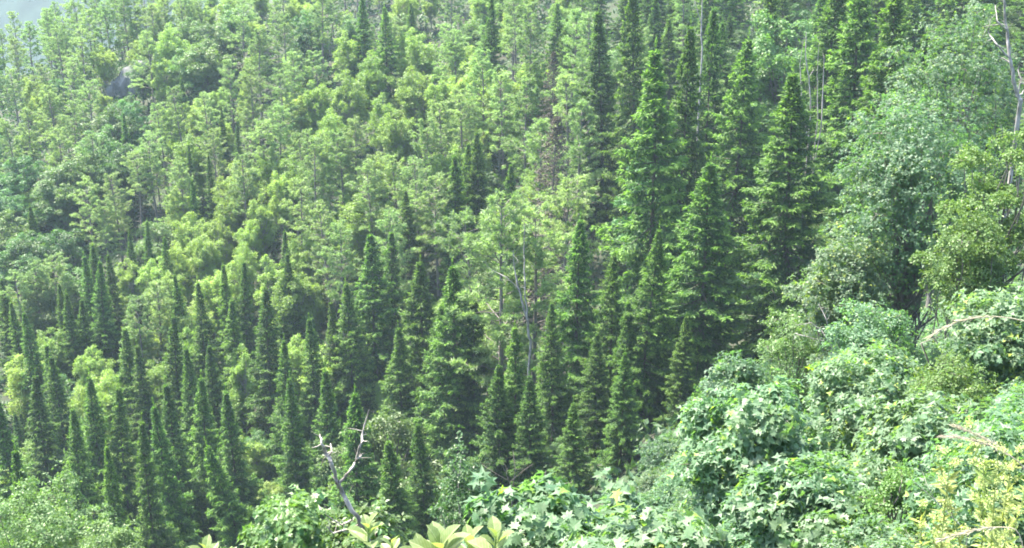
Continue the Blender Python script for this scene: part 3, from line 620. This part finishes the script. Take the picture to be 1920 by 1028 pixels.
bare('dead_tree', 'weathered grey forked dead branch standing above the green shrub', 'dead tree',
     [[(705, 1060, 17), (690, 1010, 16), (668, 970, 15), (640, 920, 15), (632, 905, 14)], [(632, 905, 13), (622, 865, 12), (612, 850, 12), (604, 832, 8), (600, 815, 5)], [(616, 856, 8), (622, 846, 6), (620, 832, 3)],
      [(634, 908, 11), (655, 885, 9), (668, 862, 8), (676, 835, 9), (683, 800, 6), (692, 768, 3)], [(668, 862, 6), (678, 855, 3)], [(660, 975, 8), (640, 985, 6), (610, 965, 3)], [(672, 985, 8), (625, 1000, 6), (610, 985, 3)]], 10.5, B_DED, 1, 5, .1, (705, 1060))
bare('dead_tree', 'bare grey dead tree with crooked branches above the big maple', 'dead tree',
     [[(1915, 190, 14), (1908, 180, 12), (1895, 120, 10), (1888, 60, 8), (1882, -10, 5)], [(1897, 115, 6), (1870, 85, 5), (1852, 60, 3), (1860, 30, 2)], [(1890, 60, 5), (1870, 40, 4), (1866, 10, 2)], [(1908, 180, 6), (1915, 150, 4), (1908, 130, 2)]], 44, B_PAL, 2, 5, .4, (1915, 190))
bare('birch_tree', 'two pale bare birch stems leaning together in front of dark spruces', 'birch tree',
     [[(993, 640, 8), (988, 600, 8), (975, 550, 6), (964, 500, 4), (962, 470, 2)], [(990, 615, 6), (984, 540, 5), (982, 470, 3), (984, 420, 2)], [(975, 545, 3), (950, 520, 2), (925, 508, 1.5)]], 92, B_PAL, 3, 4, .5, (993, 640))
bare('birch_tree', 'cluster of thin white stems in front of the shaggy spruce top', 'birch tree',
     [[(1520, 210, 4), (1518, 160, 4), (1510, 100, 3), (1512, 60, 2)], [(1523, 330, 4), (1540, 240, 3.5), (1543, 170, 3), (1545, 110, 2)], [(1521, 300, 4), (1504, 200, 3), (1500, 120, 2), (1508, 70, 1.5)], [(1523, 320, 4), (1534, 220, 3), (1532, 140, 2), (1535, 90, 1.5)]], 84, B_PAL, 4, 2, .3, (1520, 210))
bare('birch_tree', 'slim white birch stem between tops of tall spruces', 'birch tree', [[(1316, 90, 5), (1315, 40, 4), (1318, -20, 3)], [(1315, 45, 3), (1306, 15, 2), (1300, -10, 1.5)]], 112, B_PAL, 5, 2, .3, (1316, 90))
bare('broadleaf_tree', 'pale leaning sapling stem behind the broad rosette leaves', 'sapling', [[(890, 1000, 9), (882, 960, 8), (868, 915, 7), (856, 890, 4), (848, 870, 2)], [(866, 912, 4), (862, 885, 3), (864, 860, 2)]], 30, B_PAL, 6, 3, .2, (890, 1000))
bare('shrub', 'leafless grey twiggy shrub behind the flat-topped maple', 'shrub', [[(960, 920, 3), (950, 890, 2), (935, 860, 1.2)], [(962, 915, 3), (966, 880, 2), (962, 845, 1.2)], [(955, 905, 2), (978, 885, 1.5), (1000, 870, 1)], [(950, 900, 2), (925, 885, 1.5), (905, 872, 1)]], 40, B_GRY, 7, 3, .3, (960, 930))
bare('shrub', 'bare arching grey twigs spilling from the tangled shrub', 'shrub', [[(1560, 650, 4), (1540, 620, 3), (1520, 605, 2), (1495, 610, 1.5)], [(1555, 640, 3), (1550, 600, 2), (1535, 570, 1.5)], [(1545, 640, 3), (1515, 632, 2), (1490, 625, 1.5)]], 40, B_PAL, 8, 8, .3, (1560, 650))
bare('shrub', 'thin bare crossing twigs in front of the lush maple', 'shrub', [[(1815, 1000, 3.5), (1790, 975, 3), (1750, 935, 2.5), (1705, 895, 1.5)], [(1755, 940, 2.5), (1740, 915, 2), (1730, 885, 1.2)]], 12, B_DED, 9, 2, .1, (1815, 1000))

# ------------------------------------------------------------------ plants at the camera's feet
def place_leaf(me, parent, o, P, Tn, N, L, name='leaf'):
    B, Tt, Nn = leaf_frames(np.array([Tn]), np.array([N])); m = Matrix.Identity(4); P = np.asarray(P)-o
    for r_ in range(3):
        m[r_][0] = B[0][r_]*L; m[r_][1] = Tt[0][r_]*L; m[r_][2] = Nn[0][r_]*L; m[r_][3] = P[r_]
    ob = link(name, me, parent); ob.matrix_local = m; return ob
rng = np.random.default_rng(77)
def rosette_plant(label, heads, Y, L):
    base = at(heads[0][0], 1150, Y); g = gz(base[0], base[1]); o = np.array([base[0], base[1], g])
    e = link('leafy_plant', None, None, o); tag(e, label, 'plant', 'leafy plants at the bank edge')
    me = leaf_mesh('oval', M_ROS)
    for (u, v, n, sc) in heads:
        tip = at(u, v, Y+rng.uniform(-.15, .15)); tb = Tubes(); s = np.linspace(0, 1, 7)[:, None]
        path = o + (tip-o)*np.concatenate([s, s, s**0.85], 1); tb.add(path-o, np.linspace(.006, .003, 7), 6)
        link('stem', mk_mesh('stem', [tb.part()], [M_STM]), e)
        for k in range(n):
            a = 2.4*k + rng.normal(0, .2); q = k/max(1, n-1)
            d = np.array([math.cos(a), math.sin(a), 0.25+1.3*q+rng.normal(0, .12)])
            pos = tip - np.array([0, 0, (1-q)*0.07])
            place_leaf(me, e, o, pos, d, np.array([-math.cos(a)*(.3+q), -math.sin(a)*(.3+q), 1.0]), L*sc*rng.uniform(.8, 1.15)*(1-.35*q))
rosette_plant('leafy plant with a pale upright rosette before the dead forked branch', [(690, 985, 9, 1.0), (735, 1018, 6, .8)], 3.0, .075)
rosette_plant('leafy plant with broad pale yellow-green leaves beside flat-topped maple', [(825, 1022, 10, 1.15), (880, 1015, 9, 1.0), (930, 1005, 8, .9), (790, 1040, 7, 1.0)], 2.6, .085)
rosette_plant('small leafy plant with light green leaves below the deep green maple', [(385, 1030, 8, .9), (425, 1038, 6, .8)], 3.0, .075)

# yellow flowering plant
bl = unit(rng.normal(0, 1, (20, 3)))*rng.uniform(.25, .95, (20, 1))
fv, ff = cards(bl, unit(bl) + rng.normal(0, .5, (20, 3)), unit(rng.normal(0, 1, (20, 3))), rng.uniform(.35, .6, 20), .38, .3)
FLOW = mk_mesh('flower', [(fv, ff, 0, False)], [M_FLO])
M_FLG = leaf_mat('flower_stem_leaves', (0.187, 0.238, 0.076), (0.255, 0.306, 0.102), .4, .5, .3)
def flower_plant(label, u0, Y, stems):
    base = at(u0, 1200, Y); g = gz(base[0], base[1]); o = np.array([base[0], base[1], g]); e = link('flowering_plant', None, None, o); tag(e, label, 'plant', 'yellow flowering plants')
    for (u, v, nfl) in stems:
        yy = Y+rng.uniform(-.25, .25); tip = at(u, v, yy); tb = Tubes(); s = np.linspace(0, 1, 12)
        bow = rng.normal(0, .05, 2); path = o[None] + (tip-o)[None]*np.stack([s**1.6, s**1.2, s**0.9], 1); path[:, 0] += bow[0]*np.sin(s*3.1) + rng.normal(0, .05)*np.maximum(0, s-.7)**1.5*4; path[:, 1] += bow[1]*np.sin(s*3.1)
        tb.add(path-o, np.linspace(.0028, .0011, 12), 5); st = link('stem', mk_mesh('stem', [tb.part()], [M_STM]), e)
        lv = rng.uniform(.45, .98, 150); q = np.stack([np.interp(lv, s, path[:, k]) for k in range(3)], -1)
        d = unit(rng.normal(0, 1, (150, 3))*[1, 1, .5]+[0, 0, .5])
        cv, cf = cards(q-o, d, unit(rng.normal(0, 1, (150, 3))+[0, 0, 1]), rng.uniform(.02, .045, 150), .009)
        lf = link('stem_foliage', mk_mesh('stem_leaves', [(cv, cf, 0, False)], [M_FLG]), e); lf['kind'] = 'stuff'
        m = max(8, int(nfl*.6))
        for k in range(m):
            q = 1 - 0.40*(k/m); b0 = np.array([np.interp(q, s, path[:, j]) for j in range(3)])
            d = unit(rng.normal(0, 1, 3)*[1, 1, .3] + [0, 0, .9]); bl_ = rng.uniform(.015, .055)*(0.4+1.2*(1-q)/.4)
            tb2 = Tubes(); tb2.add(np.stack([b0, b0+d*bl_*.5+[0, 0, -.003], b0+d*bl_])-o, [.0014, .0011, .0008], 4); link('twig', mk_mesh('twig', [tb2.part()], [M_FLG]), e)
            for c in range(rng.integers(5, 9)):
                p_ = b0 + d*bl_*rng.uniform(.45, 1.1) + rng.normal(0, .006, 3)
                ob = link('flower', FLOW, e, p_-o, rng.uniform(0, 6.28, 3)); f = rng.uniform(.006, .014); ob.scale = (f, f, f)
flower_plant('tall yellow flowering plant with crowded blossom spikes before lush maple', 1880, 2.9,
  [(1795, 870, 20), (1803, 850, 16), (1828, 838, 20), (1850, 800, 20), (1872, 838, 20), (1905, 845, 22), (1893, 880, 18), (1918, 880, 18), (1835, 905, 16), (1910, 930, 16)])
flower_plant('smaller yellow flowering plant beside the tall yellow flowering one', 1770, 2.9, [(1750, 950, 14), (1763, 985, 10), (1790, 995, 10)])

def grass(label, pts, Y, head):
    root = np.array([at(2010, 900, Y)[0], Y, 0]); root[2] = gz(root[0], Y)
    e = link('grass_stalk', None, None, root); tag(e, label, 'grass stalk', 'arching grass stalks')
    P = np.array([root, root*[1, 1, .35]+at(1990, pts[-1][1]+120, Y)*[0, 0, .65]] + [at(a, b, Y) for a, b in pts[::-1]])
    n = len(P); s = np.linspace(0, n-1, 40); q = np.stack([np.interp(s, np.arange(n), P[:, k]) for k in range(3)], -1)
    for _ in range(6): q[1:-1] = (q[:-2]+q[1:-1]*2+q[2:])/4
    tb = Tubes(); tb.add(q-root, np.linspace(.0022, .0006, 40), 5); link('stem', mk_mesh('stem', [tb.part()], [M_SEE]), e)
    k = 150; i = rng.uniform(40-head, 39, k); b = np.stack([np.interp(i, np.arange(40), q[:, j]) for j in range(3)], -1); d = unit(np.stack([np.interp(i, np.arange(40), np.gradient(q[:, j])) for j in range(3)], -1))
    cv, cf = cards(b-root, unit(d+rng.normal(0, .22, (k, 3))), unit(rng.normal(0, 1, (k, 3))), rng.uniform(.014, .028, k), .0022)
    h = link('seed_head', mk_mesh('seed_head', [(cv, cf, 0, False)], [M_SEE]), e)
grass('arching grass stalk with tan seed head in front of glossy bank maple', [(1742, 632), (1775, 612), (1810, 598), (1868, 592), (1925, 602), (1975, 622)], 3.0, 18)
grass('long pale grass stalk crossing the top of the yellow flowers', [(1768, 818), (1815, 822), (1860, 836), (1900, 858), (1930, 882)], 2.7, 20)
grass('short pale grass stalk lying against the crossing long stalk', [(1790, 800), (1825, 812), (1865, 832), (1905, 862), (1935, 890)], 2.75, 18)
grass('pale grass stalk across the lower part of the yellow flowers', [(1765, 1012), (1810, 998), (1860, 988), (1925, 990)], 2.6, 18)

# ------------------------------------------------------------------ rock outcrop
rp, rh = stand(242, 120, 5.0); rp = np.array(rp)
M_ROC = bark_mat('limestone', (0.075, 0.075, 0.072), (0.17, 0.17, 0.165), 1.2)
e = link('rock_outcrop', None, None, rp); tag(e, 'pale grey rock outcrop with grassy top between broadleaf trees', 'rock')
rr = random.Random(4); import bmesh
for k, (dx, dz, sx, sz) in enumerate([(0, 1.2, 2.0, 3.2), (2.0, 2.0, 1.4, 3.6), (-1.8, 0.6, 1.6, 2.2), (0.9, 2.4, 1.3, 1.6), (-3.2, 0, 1.2, 1.4)]):
    bm = bmesh.new(); bmesh.ops.create_icosphere(bm, subdivisions=2, radius=1)
    for v in bm.verts:
        c = v.co; m = max(abs(c.x), abs(c.y), abs(c.z)); c *= (0.55+0.45/m)*rr.uniform(.86, 1.12); c.x *= sx; c.y *= sx*.8; c.z *= sz
        c += Vector((dx, rr.uniform(-.1, .1), dz))
    me = bpy.data.meshes.new('boulder'); bm.to_mesh(me); bm.free(); me.materials.append(M_ROC); link('boulder', me, e)
TREES.append(dict(kind='R', obj=e, pos=rp, h=3.0, u=242, v=118, label='x', group=None, fill=False, r=4))

# ------------------------------------------------------------------ filling the stand
frng = np.random.default_rng(21)
need = [(t_['u'], t_['v'], t_['pos'][1], (45 if t_['kind'] == 'R' else max(70, (.62 if t_['u'] < 1050 else .85)*t_['h']*F/t_['pos'][1]) if t_['pos'][1] < 126 else 70)) for t_ in TREES]
LP = np.array([t_['pos'][:2] for t_ in TREES])
nfill = {'T': 0, 'S': 0, 'P': 0, 'B': 0, 'G': 0}
Yc = 48.0
while Yc < 250:
    sp = (5.2 if Yc > 88 else 4.2) + Yc*0.011
    half = Yc*0.47+6
    x = -half + frng.uniform(0, sp)
    while x < half:
        X = x + frng.normal(0, sp*.22); Y = Yc + frng.normal(0, sp*.25); x += sp
        g = gz(X, Y); u, v = project(np.array([X, Y, g+5]))
        if u < -60 or u > 1980 or v < -140: continue
        if np.min(np.hypot(LP[:, 0]-X, LP[:, 1]-Y)) < 2.3: continue
        # kinds by place on the slope
        q = frng.random()
        if Y < 88 and (u < 560 or u > 1560): continue
        if Y < 88: k = 'G' if q < .6 else 'S'
        elif u > 1060: k = 'S' if q < .72 else ('P' if q < .85 else 'G')
        elif Y < 150: k = 'S' if q < .22 else ('B' if q < .74 else 'G')
        elif u < 330 and Y > 185: k = 'P' if q < .70 else ('G' if q < .85 else 'B')
        else: k = 'P' if q < .40 else ('B' if q < .84 else ('G' if q < .93 else 'S'))
        if u > 1000 and Y < 130 and k != 'G' and frng.random() < .5: continue
        if k == 'S' and u < 900: k = 'T'
        h = {'T': frng.uniform(9, 16), 'S': frng.uniform(10, 17) if Y > 125 else frng.uniform(4, 9), 'P': frng.uniform(10, 16), 'B': frng.uniform(8, 12), 'G': frng.uniform(7, 11) if Y > 88 else frng.uniform(3, 6)}[k]
        if Y > 190: h *= .9
        # never hide the top of a tree standing further back
        for _ in range(6):
            u, v = project(np.array([X, Y, g+h])); bad = False
            for (uu, vv, yy, kk) in need:
                if yy > Y+1 and abs(uu-u) < 1.6*F/Y + 16 and v < vv + kk: bad = True; break
            if not bad: break
            h *= .8
        if bad or h < (4 if Y > 88 else 2.2): continue
        u0, v0 = project(np.array([X, Y, g])) 
        if v0 < -20: continue
        plant(k, (X, Y, g), h, frng.uniform(.9, 1.1)*(1.05 if k in 'ST' else 1.2), None, None, (0, 0), None, True); nfill[k] += 1
    Yc += sp*.92
print('fill', nfill, round(time.time()-T0, 1))

# undergrowth on the forest floor
n = 95000
Yu = 50 + 190*frng.random(n)**0.75; Xu = (frng.random(n)*2-1)*(Yu*.5+6); Zu = ground(Xu, Yu) + frng.random(n)**2*1.5
P = np.stack([Xu, Yu, Zu], -1); d = unit(frng.normal(0, 1, (n, 3))+[0, 0, .3])
cv, cf = cards(P, d, unit(frng.normal(0, .7, (n, 3))+[0, 0, 1]), frng.uniform(.5, 1.0, n), .46)
ug = link('undergrowth', mk_mesh('undergrowth', [(cv, cf, 0, False)], [M_UND])); ug['kind'] = 'stuff'; tag(ug, 'dark green undergrowth covering the forest floor between trunks', 'undergrowth')

# ------------------------------------------------------------------ labels: each tree by its look and the nearest landmark
LM = [(t_['label'], t_) for t_ in TREES if t_['label'] and t_['label'] != 'x']
MARK = []
def mark(text, u, v, Y=None, spec=None):
    pos = stand(u, v, spec or 15)[0] if Y is None else at(u, v, Y); MARK.append((text, pos[:2]))
mark('the grey rock outcrop', 242, 130, spec=5); mark('the blue far mountain view', 40, 45, spec=12); mark('the pale round-crowned tree', 80, 890, 48)
mark('the leaning pale spruce', 478, 812, 84); mark('the darkest spruce of the lower stand', 488, 535, spec=20); mark('the thick dark middle-slope spruce', 697, 430, spec=22)
mark('the brown dead spruce', 1030, 215, 118); mark('the bare birch stems', 980, 480, 92); mark('the dense pointed spruce', 1332, 296, 82); mark('the shaggy drooping spruce', 1514, 128, 82)
mark('the massive dark spruce', 1640, -60, 104); mark('the thin reddish dead conifer', 1038, 95, 150); mark('the spruce sapling in the hollow', 796, 795, 72); mark('the big round maple', 1740, 140, 46)
LOOK = {'S': ('tall dark green spruce', 'middling pointed green spruce', 'short young spruce'), 'P': ('tall thin grey-green pine', 'middling feathery pine', 'short bushy pine'),
        'B': ('tall yellow-green birch', 'rounded light green birch', 'small pale green birch'), 'G': ('full-crowned deep green broadleaf tree', 'round mid-green broadleaf tree', 'small bushy green broadleaf tree')}
LOOK['N'] = ('tall leafy maple shrub', 'middling leafy maple shrub', 'low leafy maple shrub')
LOOK['T'] = ('tall spire-shaped spruce', 'middling spire-shaped spruce', 'short spire-shaped spruce')
LIM = {'N': (2.6, 1.8), 'T': (18, 13), 'S': (18, 13), 'P': (16, 12.5), 'B': (12.5, 10.5), 'G': (11.5, 9)}
for text, u, v, sp in (('the straight-trunked pine', 590, 262, 18), ('the tallest mid-slope pine', 665, 225, 18), ('the brightest yellow birch', 655, 48, 13), ('the double-topped birch', 790, 48, 14), ('the green tree under the rock', 232, 168, 12),
    ('the blue-green spreading tree', 130, 288, 12), ('the lone light-green valley tree', 30, 275, 12), ('the skyline spruce', 920, -10, 20), ('the three thin spruces', 360, 310, 13), ('the dark spruce trio', 177, 488, 16), ('the pale birch above the spruces', 155, 636, 12), ('the birch thicket', 420, 370, 11), ('the rosy dry pine', 1010, 230, 20), ('the ragged tall spruce', 1388, 62, 108)):
    mark(text, u, v, spec=sp)
OWN = {('P', 590, 262): 'tall pine with a long straight bare grey trunk on mid slope', ('P', 665, 225): 'tallest pine of the mid slope with a dark thin trunk', ('B', 655, 48): 'brightest yellow-green birch high on the slope', ('B', 790, 48): 'yellow birch with a double top near the skyline spruce',
       ('G', 232, 168): 'fresh green broadleaf tree right under the rock outcrop', ('G', 130, 288): 'spreading blue-green broadleaf tree at the edge of the grey pines', ('G', 30, 275): 'lone light green tree at the valley side of the slope', ('S', 920, -10): 'dark narrow spruce standing alone on the skyline', ('B', 155, 636): 'pale birch crown glowing above the lower spruces'}
for t_ in TREES:
    for (k, u, v), lab in OWN.items():
        if t_['kind'] == k and not t_['fill'] and abs(t_['u']-u) < 2 and abs(t_['v']-v) < 2: t_['label'] = lab
mp = np.array([m[1] for m in MARK])
from collections import Counter
for t_ in TREES:
    if t_['kind'] in 'RM': continue
    o = t_['obj']
    if t_['label'] is None:
        a, b = LIM[t_['kind']]; look = LOOK[t_['kind']][0 if t_['h'] > a else (1 if t_['h'] > b else 2)]
        ratio = o.scale[0]/o.scale[2]*(t_['h']/NAT[t_['kind']])**0.25
        look = (('slim ' if ratio < (1.05 if t_['kind'] == 'S' else 1.25) else 'broad ') if t_['kind'] != 'T' else ('narrow ' if ratio < 1 else '')) + look
        dd = t_['pos'][:2]-mp; dist = np.hypot(dd[:, 0], dd[:, 1]); od = np.argsort(dist); i = int(od[0])
        dz = t_['pos'][2]-gz(*mp[i])
        btw = [int(q) for q in od[1:5] if np.dot(dd[i], dd[q]) < -0.2*dist[i]*dist[q]]
        if dist[i] < 6: rel = 'close by ' + MARK[i][0]
        elif btw: rel = 'between ' + MARK[i][0] + ' and ' + MARK[btw[0]][0]
        else: rel = ('well ' if dist[i] > 24 else '') + ('uphill of ' if dz > 2 else ('downslope of ' if dz < -2 else 'level with ')) + MARK[i][0]
        t_['label'] = ' '.join((look + ' ' + rel).split()[:16]); t_['group'] = 'trees: ' + t_['label']
    tag(o, t_['label'], KIND[t_['kind']][1], t_['group'] or {'S': 'spruces of the stand', 'T': 'spire-shaped spruces', 'P': 'pines of the slope', 'B': 'birches of the slope', 'G': 'broadleaf trees of the slope', 'D': 'dead conifers', 'N': 'maple shrubs of the bank'}[t_['kind']])
print(Counter(t_['kind'] for t_ in TREES))

# ------------------------------------------------------------------ haze
hz = bpy.data.materials.new('haze'); hz.use_nodes = True; t = hz.node_tree; t.nodes.clear()
out = t.nodes.new('ShaderNodeOutputMaterial'); pv = t.nodes.new('ShaderNodeVolumePrincipled')
pv.inputs['Color'].default_value = (0.64, 0.85, 1.0, 1); pv.inputs['Density'].default_value = 0.00019; pv.inputs['Anisotropy'].default_value = 0.0
t.links.new(pv.outputs[0], out.inputs['Volume'])
x0, x1, y0, y1, z0, z1 = -2600, 2600, -800, 4600, -300, 215
bv = [(x, y, z) for z in (z0, z1) for y in (y0, y1) for x in (x0, x1)]
bf = [(0, 2, 3, 1), (4, 5, 7, 6), (0, 1, 5, 4), (2, 6, 7, 3), (0, 4, 6, 2), (1, 3, 7, 5)]
h = link('haze', mk_mesh('haze', [(bv, bf, 0, False)], [hz])); h['kind'] = 'stuff'
tri = sum(sum(len(p.vertices)-2 for p in m.polygons) if len(m.polygons) < 2000 else len(m.loops)-2*len(m.polygons) for m in bpy.data.meshes)
print('tris', tri)
